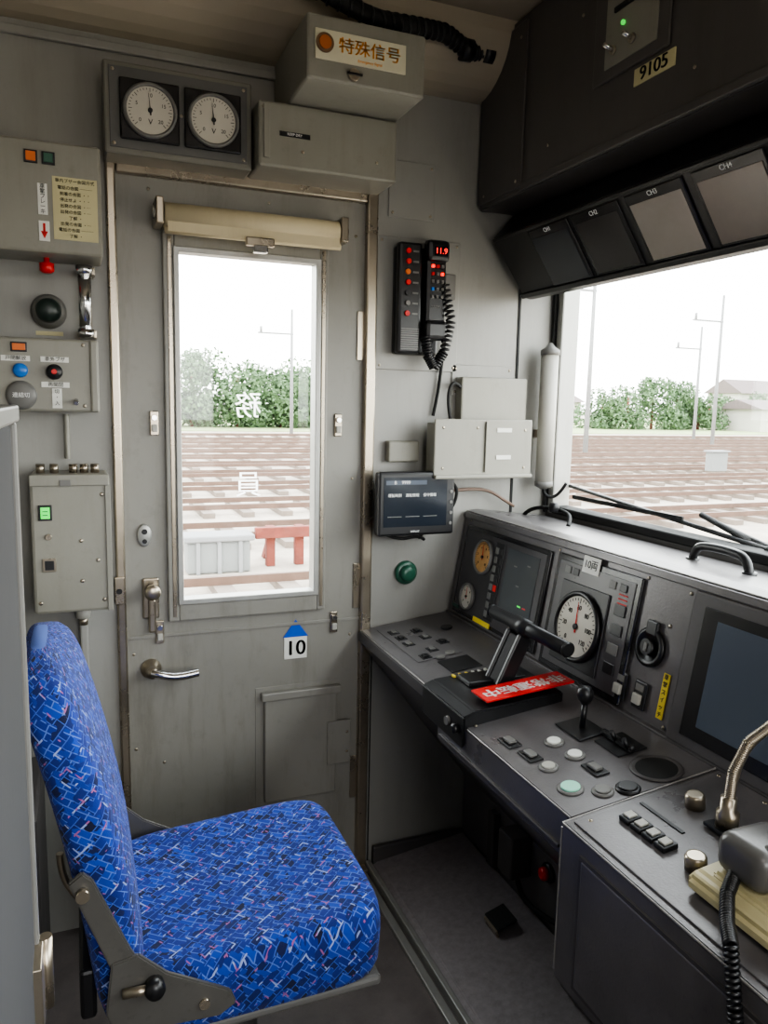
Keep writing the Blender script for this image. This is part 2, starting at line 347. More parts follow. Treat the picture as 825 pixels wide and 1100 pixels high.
cpts=[(.40,1.50,1.965),(.45,1.49,1.935),(.56,1.50,1.912),(.66,1.53,1.93),(.74,1.56,1.945),(.80,1.58,1.93),(.84,1.60,1.938),(.895,1.61,1.945)]
g=grp('cable_loom');tube(g,'main_cable',cpts,.016,RUB)
tube(g,'second_cable',[(p[0]-.01,p[1]+.02,p[2]+.015) for p in cpts[:-1]],.012,RUB)
coil(g,'spiral_wrap',cpts,.0165,.003,BLK,34)
for i,p in enumerate(((.80,1.58,1.93),(.86,1.6,1.94))): cyl(g,'clamp_%d'%i,(p[0]-.012,p[1],p[2]),(p[0]+.012,p[1],p[2]),.022,BLK)
# ------------------------------------------------------------ left wall boxes
g=grp('guard_switch_box');M=WF(1.58)
box(g,'housing',-.26,.055,1.58,D,1.437,1.632,BOXM,.005)
for i,(u,mm) in enumerate(((-.062,ORGL),(-.033,GRND))):
    plate(g,'lamp_frame_%d'%i,M,u-.011,u+.011,1.590,1.612,0,.004,BLK,.001);plate(g,'lamp_%d'%i,M,u-.008,u+.008,1.593,1.609,.004,.006,mm,.001)
plate(g,'instruction_plate',M,-.028,.048,1.462,1.572,0,.0015,PAPER,0)
text(g,'instruction_title','車内ブザー合図方式',M,.0075,INK,(.01,1.565,.002))
for k in range(9): text(g,'instruction_row_%d'%k,random.choice(['出発の合図 ・─','到着の合図 ・・','電話の合図 ───','停止せよ ・・・','了解 ・']),M,.0072,INK,(.01,1.553-k*.0105,.002))
plate(g,'caption_plate',M,-.053,-.037,1.503,1.557,0,.0015,WHT,0)
for k,s in enumerate('車掌ブレーキ'): text(g,'caption_%d'%k,s,M,.0095,INK,(-.045,1.552-k*.0088,.002))
plate(g,'arrow_plate',M,-.053,-.035,1.457,1.492,0,.0015,WHT,0);prism(g,'arrow_head',[(-.05,1.474),(-.038,1.474),(-.044,1.461)],.0015,.002,INKR,'xy',0,M);plate(g,'arrow_stem',M,-.046,-.042,1.472,1.488,.0015,.002,INKR,0)
lathe(g,'red_pull_knob',[(.005,0),(.005,.008),(.013,.01),(.013,.024),(.008,.028)],(-.044,1.64,1.437),(0,0,-1),RED,20)
g=grp('buzzer_horn');M=WF(D)
lathe(g,'flange',[(.033,0),(.033,.012),(.03,.02),(.024,.03)],(-.045,1.343,0),(0,0,1),GRYP,32,M);lathe(g,'dome',[(.024,.03),(.022,.04),(.014,.048),(.006,.05)],(-.045,1.343,0),(0,0,1),mat('horn_green_black',(40,52,48),.35),32,M)
plate(g,'label',M,-.07,-.02,1.297,1.305,0,.002,PAPER,0)
g=grp('grab_bar')
cyl(g,'bar',(.022,D-.06,1.30),(.022,D-.06,1.42),.012,CHROME)
for i,z in enumerate((1.30,1.42)): box(g,'bracket_%d'%i,.012,.042,D-.05,D,z-.008,z+.008,STEEL,.002);lathe(g,'cap_%d'%i,[(.015,-.008),(.016,0),(.015,.008)],(.022,D-.06,z),(0,0,1),CHROME)
g=grp('door_button_box');M=WF(1.60)
box(g,'housing',-.26,.038,1.60,D,1.148,1.285,BOXM,.005);box(g,'side_rail',.026,.042,1.595,D,1.148,1.285,BOXM,.004)
plate(g,'lamp_frame',M,-.11,-.082,1.258,1.276,0,.004,BLK,.001);plate(g,'lamp',M,-.107,-.085,1.261,1.273,.004,.006,ORGL,.001)
for i,(u,s) in enumerate(((-.10,'戸閉解放'),(-.033,'車外ブザ'),(-.033,'再開閉'))):
    z=(1.246,1.246,1.199)[i];plate(g,'label_%d'%i,M,u-.027,u+.022,z-.005,z+.005,0,.002,WHT,0);text(g,'label_text_%d'%i,s,M,.009,INK,(u-.002,z,.0025))
lathe(g,'blue_button',[(.013,0),(.013,.006),(.010,.009)],(-.095,1.224,0),(0,0,1),BLUB,24,M)
lathe(g,'black_knob',[(.015,0),(.014,.014),(.011,.017)],(-.037,1.223,0),(0,0,1),BLK,24,M);lcyl(g,'knob_red_centre',M,-.037,1.223,.017,.020,.005,RED)
lathe(g,'grey_disc',[(.027,0),(.027,.006),(.02,.01)],(-.095,1.178,0),(0,0,1),GRYP,28,M);text(g,'disc_text','連結切',M,.010,INKW,(-.095,1.178,.0105))
plate(g,'toggle_label',M,-.042,-.025,1.155,1.192,0,.002,WHT,0)
for k,s in enumerate('切・入'): text(g,'toggle_text_%d'%k,s,M,.009,INK,(-.0335,1.186-k*.011,.0025))
cyl(g,'toggle',(.0,1.17,0),(.0,1.165,.02),.004,CHROME,M=M);screws(g,M,[(.015,1.275),(.015,1.16)],0)
g=grp('relay_box');M=WF(1.58)
box(g,'housing',-.088,.054,1.58,D,.758,1.028,BOXM,.006);plate(g,'rim_top',M,-.088,.054,1.008,1.03,0,.006,BOXM,.002);plate(g,'rim_side',M,.046,.056,.758,1.02,0,.004,BOXM,.001)
plate(g,'led_frame',M,-.074,-.05,.942,.972,0,.004,BLK,.001);plate(g,'green_led',M,-.070,-.054,.946,.968,.004,.006,GRNL,.001)
for k in range(2): plate(g,'led_segment_%d'%k,M,-.067,-.057,.952+k*.007,.954+k*.007,.006,.0065,GRND,0)
plate(g,'window_frame',M,-.070,-.046,.842,.868,0,.004,STEEL,.001);plate(g,'window_dark',M,-.066,-.050,.846,.864,.004,.005,BLK,0)
plate(g,'label_slot',M,-.035,-.015,1.008,1.020,.006,.008,GRYP,.001)
lcyl(g,'key_hole',M,-.058,.91,0,.004,.006,STEEL);screws(g,M,[(.04,.99),(.04,.78),(-.076,.78),(.0,.90),(.03,.86),(.0,.82)],0,.004)
for i,u in enumerate((-.07,-.045,-.01,.01,.03)): cyl(g,'gland_%d'%i,(u,1.64,1.028),(u,1.64,1.045),.009,STEEL,seg=6)
cyl(g,'bottom_gland',(0,1.64,.758),(0,1.64,.73),.014,GRYL);cyl(g,'bottom_stub',(0,1.64,.73),(0,1.64,.715),.008,STEEL)
box(g,'conduit_down',-.008,.008,1.66,D,.0,.75,WALL,.004)
g=grp('conduit_pipe');tube(g,'pipe',[(-.02,1.688,1.142),(-.02,1.688,1.11),(-.02,1.688,1.08),(-.02,1.688,1.052)],.006,BOXM)
# ------------------------------------------------------------ phone
g=grp('radio_telephone');M=WF(D-.004)
plate(g,'mount',M,.688,.800,1.292,1.535,0,.02,BLK,.006)
plate(g,'left_body',M,.686,.744,1.292,1.54,.02,.045,BLK,.007)
for k in range(7):
    mm=(RED,INKR,ORGL,RED,BLK,GRYP,RED)[k];lcyl(g,'key_%d'%k,M,.707+(k%2)*.001,1.52-k*.023,.045,.05,.006,mm);plate(g,'key_label_%d'%k,M,.720,.734,1.518-k*.023,1.522-k*.023,.045,.046,GRYP,0)
for k in range(10): plate(g,'grille_%d'%k,M,.694,.738,1.302+k*.005,1.304+k*.005,.045,.0465,GRYP,0)
plate(g,'handset_body',M,.752,.804,1.325,1.55,.024,.05,BLK,.01);plate(g,'handset_ear',M,.75,.806,1.50,1.548,.03,.062,BLK,.01);plate(g,'handset_mouth',M,.75,.806,1.325,1.37,.03,.062,BLK,.01)
plate(g,'display',M,.765,.797,1.512,1.532,.062,.064,SCRN,0);text(g,'display_digits','11.9',M,.018,REDL,(.781,1.522,.0645),ext=.0005)
for r in range(5):
    for q in range(3): plate(g,'button_%d_%d'%(r,q),M,.763+q*.012,.770+q*.012,1.487-r*.017,1.494-r*.017,.05,.056,(REDL,RED,GRYP)[(r+q)%3] if r<2 else (BLUB if r==3 and q==0 else GRYP),.001)
plate(g,'hook',M,.806,.836,1.42,1.48,.0,.035,GRYP,.004)
text(g,'maker_text','RADIO',M,.008,GRYP,(.778,1.40,.0505))
coil(g,'coil_cord',[(.80,1.65,1.45),(.815,1.64,1.37),(.80,1.64,1.30),(.775,1.64,1.262),(.76,1.645,1.29),(.755,1.65,1.335)],.010,.003,BLK,34)
tube(g,'lead',[(.82,1.68,1.33),(.815,1.69,1.24),(.81,1.69,1.20),(.80,1.69,1.15)],.004,RUB)
# ------------------------------------------------------------ folder box
g=grp('timetable_holder')
box(g,'back_plate',.862,1.045,1.665,D,1.0,1.245,BOXM,.004);box(g,'tray_front',.768,1.03,1.61,1.616,1.005,1.145,BOXM,.003)
box(g,'tray_body',.772,1.03,1.616,1.665,1.005,1.135,BOXM,.003);box(g,'tray_lip',.768,1.03,1.60,1.616,1.005,1.015,BOXM,.003)
M=WF(1.61)
box(g,'divider',.90,.904,1.604,1.61,1.02,1.14,BOXM,.001)
for i,(u,v) in enumerate(((.952,1.12),(.952,1.055))): plate(g,'label_%d'%i,M,u-.02,u+.02,v-.005,v+.005,0,.002,WHT,0)
screws(g,M,[(.79,1.125),(.88,1.125),(.79,1.03),(1.01,1.03),(1.01,1.12)],0);box(g,'wall_bracket',.80,.86,1.66,D,1.02,1.10,BOXM,.003)
tube(g,'cable',[(.862,1.67,1.22),(.835,1.66,1.24),(.82,1.66,1.19),(.835,1.665,1.14)],.004,RUB)
bt=grp('blind_tube');cyl(bt,'tube',(1.10,1.655,.99),(1.10,1.655,1.305),.022,GRYL)
lathe(bt,'cap_top',[(.024,0),(.024,.012),(.012,.02),(.004,.03)],(1.10,1.655,1.305),(0,0,1),GRYP,24);lathe(bt,'cap_bottom',[(.023,0),(.023,.012),(.008,.02)],(1.10,1.655,.99),(0,0,-1),GRYP,24);box(bt,'clip',1.09,1.11,1.67,D,1.1,1.12,STEEL,.002)
tube(bt,'hook_wire',[(1.10,1.655,.975),(1.09,1.64,.955),(1.12,1.62,.95),(1.13,1.60,.99)],.004,RUB)
# ------------------------------------------------------------ small monitor
g=grp('small_monitor')
box(g,'bezel',.632,.826,1.612,1.64,.873,1.022,BLK,.006);M=WF(1.612)
plate(g,'screen',M,.645,.805,.895,1.010,0,.001,SCRN,0);plate(g,'header_bar',M,.650,.752,.993,1.003,.001,.0015,SCRB,0)
text(g,'header_text','B    9999',M,.011,INKW,(.69,.998,.002));
for i,s in enumerate(('運転時刻','運転情報','保守情報')): text(g,'menu_%d'%i,s,M,.0085,INKW,(.672+i*.044,.968,.0015))
for i in range(3): plate(g,'menu_line_%d'%i,M,.655+i*.045,.69+i*.045,.918,.9195,.001,.0015,GRYP,0)
text(g,'maker','DISPLAY',M,.006,INKW,(.725,.883,.0005));
for i in range(4): lcyl(g,'side_key_%d'%i,M,.816,.90+i*.025,0,.002,.004,GRYP)
box(g,'arm',.70,.76,1.64,D,.92,.97,GRYP,.004);box(g,'rear_housing',.66,.80,1.64,1.665,.89,1.0,BLK,.01)
tube(g,'cable_a',[(.82,1.65,1.0),(.85,1.64,.99),(.845,1.65,.93),(.80,1.66,.90),(.76,1.67,.855)],.004,RUB)
tube(g,'cable_b',[(.825,1.65,.97),(.88,1.66,.975),(.95,1.67,.97),(1.0,1.67,.94),(1.03,1.68,.925)],.004,mat('brown_cable',(110,90,78),.5,0,0))
tube(g,'cable_c',[(.66,1.65,.875),(.70,1.655,.855),(.76,1.66,.865),(.78,1.68,.85)],.004,RUB)
box(grp('junction_box'),'body',.68,.76,1.675,D,1.04,1.09,BOXM,.004)
g=grp('green_push_button');M=WF(D)
lathe(g,'ring',[(.029,0),(.029,.008),(.024,.012)],(.741,.766,0),(0,0,1),GRND,32,M);lathe(g,'cap',[(.02,.01),(.02,.022),(.015,.027),(.006,.028)],(.741,.766,0),(0,0,1),GRND,32,M)
# ------------------------------------------------------------ front upper locker
g=grp('overhead_locker')
prism(g,'body',[(.905,1.635),(.905,CZ-.005),(XF-.001,CZ-.005),(XF-.001,1.635)],YR+.3,1.692,DARKW,'xz',.003)
LM=frame((.905,0,0),(0,-1,0),(0,0,1))
def LP(n,y0,y1,z0,z1,h0,h1,m,bev=.001): return plate(g,n,LM,-y0,-y1,z0,z1,h0,h1,m,bev)
LP('end_section',1.69,1.50,1.645,1.98,0,.006,DARKW,.003)
LP('front_lip',1.50,-.5,1.635,1.652,0,.008,DARKW,.003)
LP('switch_panel_frame',1.262,1.065,1.757,1.96,0,.006,DARKW,.003);LP('switch_panel',1.225,1.09,1.775,1.95,.006,.009,BOXM,.001)
for i,y in enumerate((1.20,1.15)):
    cyl(g,'toggle_%d'%i,(-y,1.80,.009),(-y,1.806,.03),.004,CHROME,M=LM);lcyl(g,'toggle_nut_%d'%i,LM,-y,1.80,.009,.013,.008,STEEL)
lcyl(g,'green_lamp',LM,-1.175,1.835,.009,.014,.004,GRNL)
LP('keyswitch',1.20,1.12,1.86,1.868,.009,.013,BLK,0)
LP('number_plate',1.148,1.05,1.722,1.750,0,.003,PAPER,.001)
for q in (0,.0007): text(g,'number','9105',LM,.030,INK,(-1.099+q,1.7365,.0035),ext=.0006,sx=1.15)
screws(g,LM,[(-1.40,1.70),(-1.30,1.9),(-1.0,1.7),(-1.52,1.95),(-1.66,1.95),(-1.66,1.66),(-1.52,1.66)],.006)
g=grp('cctv_monitor_bank')
Tx,Tz,Bx,Bz=.930,1.569,1.022,1.440
prism(g,'housing',[(Tx,Tz),(Bx,Bz),(Bx+.02,Bz-.004),(XF-.01,Bz+.03),(XF-.01,1.63),(.985,1.63)],.20,1.665,BLK,'xz',.003)
ln=math.hypot(Bx-Tx,Bz-Tz);BM=frame((Bx,0,Bz),(0,-1,0),(Tx-Bx,0,Tz-Bz))
plate(g,'bottom_lip',BM,-1.66,-.21,0,.012,0,.008,BLK,.002);plate(g,'top_lip',BM,-1.66,-.21,ln-.008,ln,0,.006,BLK,.002)
for i,y in enumerate((1.512,1.354,1.190,1.026,.862,.698)):
    w_=.128;plate(g,'monitor_frame_%d'%i,BM,-y-.008,-y+w_+.008,.012,ln-.012,0,.004,BLKG,.002)
    plate(g,'monitor_screen_%d'%i,BM,-y,-y+w_,.018,ln-.03,.004,.0055,(SCRN,SCRD,SCRG,SCRH,SCRH,SCRD)[i],.003)
    text(g,'monitor_label_%d'%i,'CH%d'%(i+1),BM,.013,INKW,(-y+w_/2,ln-.020,.0045))
# ------------------------------------------------------------ console
g=grp('control_desk')
FX=.622;DZ0=.631;RX=.862;DZ1=.660;PX=.903;PZ=.915
def deskz(x): return DZ0+(x-.62)*.121
YE=-.7
prism(g,'desk_far',[(FX,DZ0),(FX,.602),(.924,.21),(.924,0),(XF-.002,0),(XF-.002,.655),(RX,DZ1)],1.215,1.695,CONS,'xz',.003)
prism(g,'desk_mid',[(.603,deskz(.603)),(.603,.565),(.66,.50),(.924,.21),(.924,0),(XF-.002,0),(XF-.002,.655),(RX,DZ1)],.80,1.215,CONS,'xz',.003)
prism(g,'desk_near',[(.588,deskz(.588)),(.588,.40),(.66,.32),(.924,.21),(.924,0),(XF-.002,0),(XF-.002,.655),(RX,DZ1)],YE,.80,CONS,'xz',.003)
prism(g,'instrument_panel',[(.8602,.655),(PX,PZ),(.93,PZ+.004),(XF-.004,.895),(XF-.004,.655)],YE,1.695,CONS,'xz',.003)
box(g,'panel_foot_strip',.852,.866,YE,1.69,.655,.664,CONSD,.002)
box(g,'edge_trim_far',FX-.004,FX+.002,1.22,1.69,.605,.628,CONSD,.001)
tube(g,'worn_edge_highlight_far',[(FX+.0005,1.69,DZ0-.0008),(FX+.0005,1.28,DZ0-.0008)],.0015,EDGE);tube(g,'worn_edge_highlight_mid',[(.6036,1.10,deskz(.603)-.0008),(.6036,.803,deskz(.603)-.0008)],.0015,EDGE);tube(g,'worn_edge_highlight_near',[(.5886,.797,deskz(.588)-.0008),(.5886,.2,deskz(.588)-.0008)],.0015,EDGE)  # thin strips along the edges, part wear, part highlight put in as colour
tube(g,'worn_edge_highlight_side',[(.5886,.7995,deskz(.588)-.001),(.86,.7995,deskz(.86)+.001)],.0014,EDGE);tube(g,'worn_edge_highlight_vertical',[(.5886,.7995,.62),(.5886,.7995,.41)],.0014,EDGE);tube(g,'worn_edge_highlight_panel_top',[(PX,1.69,PZ+.0005),(PX,.3,PZ+.0005)],.0016,EDGE)
for i,(a,b) in enumerate(((.75,.36),(.34,-.1))):
    box(g,'cabinet_door_%d'%i,.584,.589,b,a,.42,.60,CONS,.002)
    box(g,'cabinet_frame_%d'%i,.585,.5885,b-.005,a+.005,.415,.605,CONSD,0)
box(g,'apron_line',.598,.604,.82,1.20,.575,.58,CONSD,.001)
PM=frame((.855,0,.631),(0,-1,0),(.048,0,.284))
def PP(n,y0,y1,s0,s1,h0,h1,m,bev=.001): return plate(g,n,PM,-y0,-y1,s0,s1,h0,h1,m,bev)
PP('top_rail',1.69,YE+.02,.272,.286,0,.006,CONS,.002)
PP('cluster_bezel_a',1.665,1.30,.04,.258,0,.006,BLKG,.006);PP('cluster_face_a',1.655,1.31,.05,.248,.006,.0075,mat('panel_charcoal',(62,60,62),.3),.003)
gauge(g,PM,-1.555,.195,.036,.0075,GAUY,True,('0','2','4','6','8','10'),GRYP);gauge(g,PM,-1.595,.090,.028,.0075,GAUF,True,('0','4','8','12'),GRYP)
PP('pilot_column',1.508,1.470,.06,.24,.0075,.010,BLK,.001)
for k in range(8):
    PP('pilot_%d_a'%k,1.504,1.490,.066+k*.021,.081+k*.021,.010,.012,GRYP,.001);PP('pilot_%d_b'%k,1.487,1.474,.066+k*.021,.081+k*.021,.010,.012,BLK if k not in(3,) else INKR,.001)
PP('display_a',1.455,1.33,.08,.236,.0075,.009,mat('display_slate',(74,78,80),.12),.002)
for i,(y,s,mm) in enumerate(((1.38,.12,GRNL),(1.36,.12,RED),(1.42,.20,GRYP),(1.37,.21,GRYP),(1.40,.16,GRYP))): PP('display_mark_%d'%i,y,y-.012,s,s+.003,.009,.0095,mm,0)
PP('yellow_note_a',1.55,1.475,.043,.054,.008,.0105,YEL,0);PP('green_note',1.66,1.63,.052,.060,.008,.0095,GRND,0);
PP('cluster_bezel_b',1.275,1.025,.035,.262,0,.006,BLKG,.008);PP('cluster_face_b',1.262,1.038,.047,.25,.006,.0075,mat('panel_charcoal_b',(70,68,70),.3),.003)
PP('speedo_square',1.238,1.095,.06,.215,.0075,.011,BLK,.006);gauge(g,PM,-1.166,.137,.058,.011,GAUF,True,('0','20','40','60','80','100','120'))
for i,y in enumerate((1.24,1.215,1.105,1.075)): PP('pilot_window_%d'%i,y,y-.018,.228,.242,.0075,.0095,BLK if i%2 else GRYP,.001)
for k in range(4): PP('side_pilot_%d'%k,1.078,1.050,.08+k*.035,.10+k*.035,.0075,.010,(BLK,GRYP,BLK,BLK)[k],.001)
for k in range(3): PP('red_line_%d'%k,1.075,1.052,.206+k*.008,.208+k*.008,.0075,.009,INKR,0)
PP('car_count_label',1.188,1.140,.240,.272,.0075,.010,WHT,0);text(g,'car_count_text','10両',PM,.020,INK,(-1.164,.256,.0102))
lathe(g,'keyhole_cover',[(.033,0),(.033,.006),(.026,.008),(.024,.004)],(-.982,.155,0),(0,0,1),BLK,32,PM);PP('keyhole_tab',.995,.969,.175,.20,0,.008,BLK,.003)
lcyl(g,'keyhole_core',PM,-.982,.155,.004,.012,.014,BLK);PP('key_slot',.985,.979,.148,.162,.012,.014,GRYP,0)
for i,y in enumerate((1.035,.985)):
    PP('rocker_frame_%d'%i,y+.012,y-.018,.048,.095,0,.005,BLK,.002);PP('rocker_%d'%i,y+.006,y-.012,.056,.074,.005,.012,GRYL,.002);PP('rocker_tag_%d'%i,y+.006,y-.012,.079,.090,.005,.007,GRYP,0)
PP('yellow_note_b',.940,.926,.05,.125,0,.0015,YEL,0)
for k,s in enumerate('車掌スイッチ'): text(g,'yellow_note_text_%d'%k,s,PM,.010,INK,(-.933,.119-k*.0125,.002))
PP('display_bezel',.905,.50,.03,.272,0,.010,CONSD,.006);PP('display_inner',.875,.53,.05,.252,.010,.013,BLKG,.006);PP('display_screen',.845,.56,.072,.236,.013,.0145,SCRB,.002)
screws(g,PM,[(-1.28,.265),(-.92,.262),(-.92,.04),(-1.02,.265),(-1.66,.268),(-1.3,.02),(-.95,.2)],0)
tx=Vector((1,0,.121)).normalized()
DM=frame((.62,0,.631),(0,-1,0),tx)
def dm(x):return (x-.62)*1.0073
def DP(n,x0,x1,y0,y1,h0,h1,m,bev=.001): return plate(g,n,DM,-y1,-y0,dm(x0),dm(x1),h0,h1,m,bev)
def DC(n,x,y,h0,h1,r,m,r2=None,bev=.0006): return lcyl(g,n,DM,-y,dm(x),h0,h1,r,m,r2,bev)
DP('far_plate_a',.655,.76,1.42,1.66,0,.0015,CONS,.001)
for i,(x,y) in enumerate(((.67,1.62),(.67,1.575),(.67,1.53),(.72,1.60),(.72,1.55),(.74,1.50),(.70,1.47),(.67,1.44))):
    DP('rocker_base_%d'%i,x,x+.022,y-.014,y+.014,0,.003,BLK,.001);DP('rocker_key_%d'%i,x+.005,x+.017,y-.009,y+.009,.003,.006,(GRYP,BLK)[i%2],.002)
DC('desk_knob_a',.735,1.43,0,.004,.011,GRYP);DC('desk_knob_b',.80,1.58,0,.004,.014,BLK)
DP('desk_plate_a',.69,.76,1.33,1.40,0,.002,BLK,.001);DC('desk_button_a',.705,1.415,0,.006,.009,GRYP)
for i,(x,y,mm,r) in enumerate(((.640,1.022,BLK,.010),(.645,.968,BLK,.012),(.700,.985,WHT,.011),(.704,.934,WHT,.011),(.650,.925,GRYL,.010),(.644,.86,GRN,.014),(.678,.831,GRYP,.011),(.713,.82,BLK,.013),(.705,.885,BLK,.010),(.66,.79,BLK,.010))):
    if mm is BLK and i in(0,1,8):
        DP('rocker_frame_d%d'%i,x-.012,x+.012,y-.02,y+.02,0,.003,BLK,.002);DP('rocker_cap_d%d'%i,x-.007,x+.007,y-.011,y+.011,.003,.008,GRYP,.002)
    elif i<9:
        lathe(g,'button_ring_%d'%i,[(r+.005,0),(r+.005,.002),(r+.002,.004),(r,.003)],(-y,dm(x),0),(0,0,1),GRYP if mm is not BLK else BLK,28,DM);DC('button_cap_%d'%i,x,y,.002,.006,r,mm)
lathe(g,'round_recess_ring',[(.038,0),(.038,.002),(.034,.003),(.030,.001)],(-.842,dm(.782),0),(0,0,1),CONSD,36,DM);DC('round_recess_floor',.782,.842,0,.0015,.031,RUB)
DP('reverser_base',.735,.79,.965,1.035,0,.004,BLK,.002);cyl(g,'reverser_stem',(-1.0,dm(.765),.004),(-1.003,dm(.775),.045),.005,BLK,M=DM)
lathe(g,'reverser_knob',[(.008,0),(.013,.008),(.014,.018),(.011,.026),(.004,.029)],(-1.003,dm(.776),.043),(0,0,1),BLK,24,DM)
DP('selector_plate',.755,.81,.895,.955,0,.003,BLK,.001);DP('selector_bar',.775,.785,.89,.965,.003,.013,BLK,.003)
for i in range(2): cyl(g,'selector_lever_%d'%i,(-.90-i*.03,dm(.78),.003),(-.90-i*.03,dm(.77),.025),.004,BLK,M=DM)
DP('near_panel',.60,.85,.30,.79,0,.0025,CONS,.001)
for i in range(4): DP('key_row_base_%d'%i,.652,.676,.745-i*.022,.764-i*.022,.0025,.010,BLK,.002);DP('key_row_cap_%d'%i,.657,.671,.748-i*.022,.761-i*.022,.010,.013,GRYL,.001)
for i,(x,y) in enumerate(((.757,.738),(.666,.640))): lathe(g,'near_knob_%d'%i,[(.013,0),(.013,.016),(.011,.019),(.009,.019)],(-y,dm(x),.0025),(0,0,1),STEEL,26,DM)
DP('near_slot',.70,.705,.70,.78,.0025,.004,BLK,0)
screws(g,DM,[(-.78,dm(.84)),(-.78,dm(.62)),(-1.19,dm(.85)),(-.70,dm(.84)),(-1.1,dm(.62))],.002)
tube(g,'ledge_handle',[(1.045,1.075,.905),(1.045,1.07,.93),(1.045,1.04,.937),(1.045,.98,.937),(1.045,.95,.93),(1.045,.945,.905)],.008,BLK)
for i,y in enumerate((1.075,.945)): cyl(g,'handle_foot_%d'%i,(1.045,y,.90),(1.045,y,.91),.012,BLK)
tube(g,'ledge_cable',[(1.05,1.66,.905),(1.06,1.64,.93),(1.09,1.55,.93),(1.08,1.50,.92),(1.05,1.47,.905)],.005,RUB);lathe(g,'ledge_knob',[(.01,0),(.014,.012),(.01,.022)],(1.07,1.56,.925),(0,0,1),BLK)
g2=grp('master_controller')
def CP(n,x0,x1,y0,y1,z0,z1,m,b_=.003): return box(g2,n,x0,x1,y0,y1,z0,z1,m,b_)
prism(g2,'housing',[(.598,.59),(.598,.648),(.62,.656),(.80,.670),(.80,.645),(.62,.62)],1.105,1.275,BLK,'xz',.003)
CP('gate_plate',.66,.78,1.20,1.25,.660,.670,BLK,.002)
for i in range(7): CP('notch_%d'%i,.655+i*.014,.660+i*.014,1.256,1.266,.6595+i*.001,.6635+i*.001,YEL if i<3 else GRYL,.0005)
AM=frame((.715,1.20,.660),(0,-1,0),(.05,0,.105))
box(g2,'arm_left',-.028,-.018,0,.105,-.018,.012,BLK,.003,AM);box(g2,'arm_right',.012,.022,0,.105,-.018,.012,BLK,.003,AM);box(g2,'arm_core',-.018,.012,0,.10,-.014,.008,mat('arm_grey',(34,33,34),.75,0),.003,AM)
cyl(g2,'t_bar',(.767,1.055,.768),(.767,1.31,.768),.013,BLK,bev=.004);cyl(g2,'t_bar_collar',(.767,1.17,.768),(.767,1.225,.768),.016,BLK,bev=.003)
for i,y in enumerate((1.052,1.308)): cyl(g2,'bar_end_%d'%i,(.767,y,.768),(.767,y+.006,.768),.0135,BLK,bev=.002)
cyl(g2,'front_knob',(.599,1.125,.622),(.585,1.125,.622),.008,BLK,bev=.002);cyl(g2,'front_key',(.599,1.16,.622),(.592,1.16,.622),.008,GRYP)
g3=grp('red_warning_tag')
TM=frame((.735,1.137,.6745),(1,.02,.075),(-.02,1,0))
box(g3,'tag_plate',-.092,.092,-.028,.028,0,.004,RED,.001,TM)
for q in (0,.0008,-.0008): text(g3,'tag_text','非常運転中',TM,.034,INKW,(q,0,.0043),rot=180,ext=.0003)
# gooseneck
g=grp('gooseneck_lamp')
zb=deskz(.75)+.003
box(g,'base',.732,.768,.655,.70,zb,zb+.006,BLK,.002);lathe(g,'socket',[(.014,0),(.014,.02),(.010,.024),(.010,.04)],(.75,.678,zb+.006),(0,0,1),STEEL)
gp=[(.75,.678,zb+.04),(.752,.677,zb+.08),(.765,.67,zb+.12),(.785,.652,zb+.15),(.80,.62,zb+.175),(.80,.57,zb+.185)]
tube(g,'neck',gp,.0065,STEEL);coil(g,'neck_rings',gp,.0058,.0015,STEEL,80)
lathe(g,'head',[(.009,0),(.02,.02),(.024,.06),(.022,.062)],gp[-1],(0,-1,-.3),BLK)
# handset
g=grp('desk_telephone')
zt=deskz(.68)+.003
PHB=mat('handset_grey',(84,82,80),.32,0,.06,9,grime=.2)
prism(g,'base',[(.628,zt-.003),(.628,zt+.014),(.64,zt+.020),(.75,zt+.032),(.76,zt+.026),(.76,zt+.010)],.44,.618,CREAM,'xz',.005)
prism(g,'cradle',[(.645,zt+.015),(.648,zt+.026),(.735,zt+.036),(.74,zt+.02)],.46,.60,CREAM,'xz',.004)
def soft(n,x0,x1,y0,y1,z0,z1,bv):
    o=box(g,n,x0,x1,y0,y1,z0,z1,PHB,bv,None,5,True);return o
soft('handset_ear',.648,.728,.535,.603,zt+.028,zt+.076,.016);soft('handset_grip',.662,.712,.42,.56,zt+.048,zt+.080,.014);soft('handset_mouth',.648,.728,.385,.45,zt+.028,zt+.076,.016)
coil(g,'coil_cord',[(.655,.575,zt+.035),(.635,.565,zt+.022),(.610,.54,zt+.012),(.590,.515,.650),(.577,.492,.60),(.573,.478,.55),(.573,.470,.48),(.575,.455,.40)],.0060,.0023,BLK,70)
# kneehole
g=grp('kneehole_fittings')
lathe(g,'red_button_ring',[(.022,0),(.022,.006),(.018,.01)],(.924,1.29,.175),(-1,0,0),BLK,28);lathe(g,'red_button',[(.014,0),(.014,.014),(.008,.018)],(.918,1.29,.175),(-1,0,0),RED,24)
box(g,'wall_box',.87,.924,1.36,1.42,.12,.22,CONSD,.004);box(g,'pipe_cover',.905,.924,1.50,1.53,.06,.2,CONSD,.003);box(g,'lower_box',.84,.924,1.02,1.12,.06,.16,CONSD,.004)
tube(g,'cable',[(.90,1.38,.12),(.90,1.37,.08),(.91,1.30,.07),(.92,1.2,.10)],.006,RUB)
g=grp('footrest')
prism(g,'ramp',[(.661,0),(.661,.012),(.675,.02),(.92,.052),(.92,0)],.62,1.69,SPECK,'xz',.002)
box(g,'edge_strip_outer',.622,.640,.62,1.69,0,.010,ALU,.002);box(g,'edge_strip_inner',.647,.660,.62,1.69,0,.022,ALU,.002);box(g,'wall_edge',.665,.92,1.678,1.692,.01,.06,CONSD,.003)
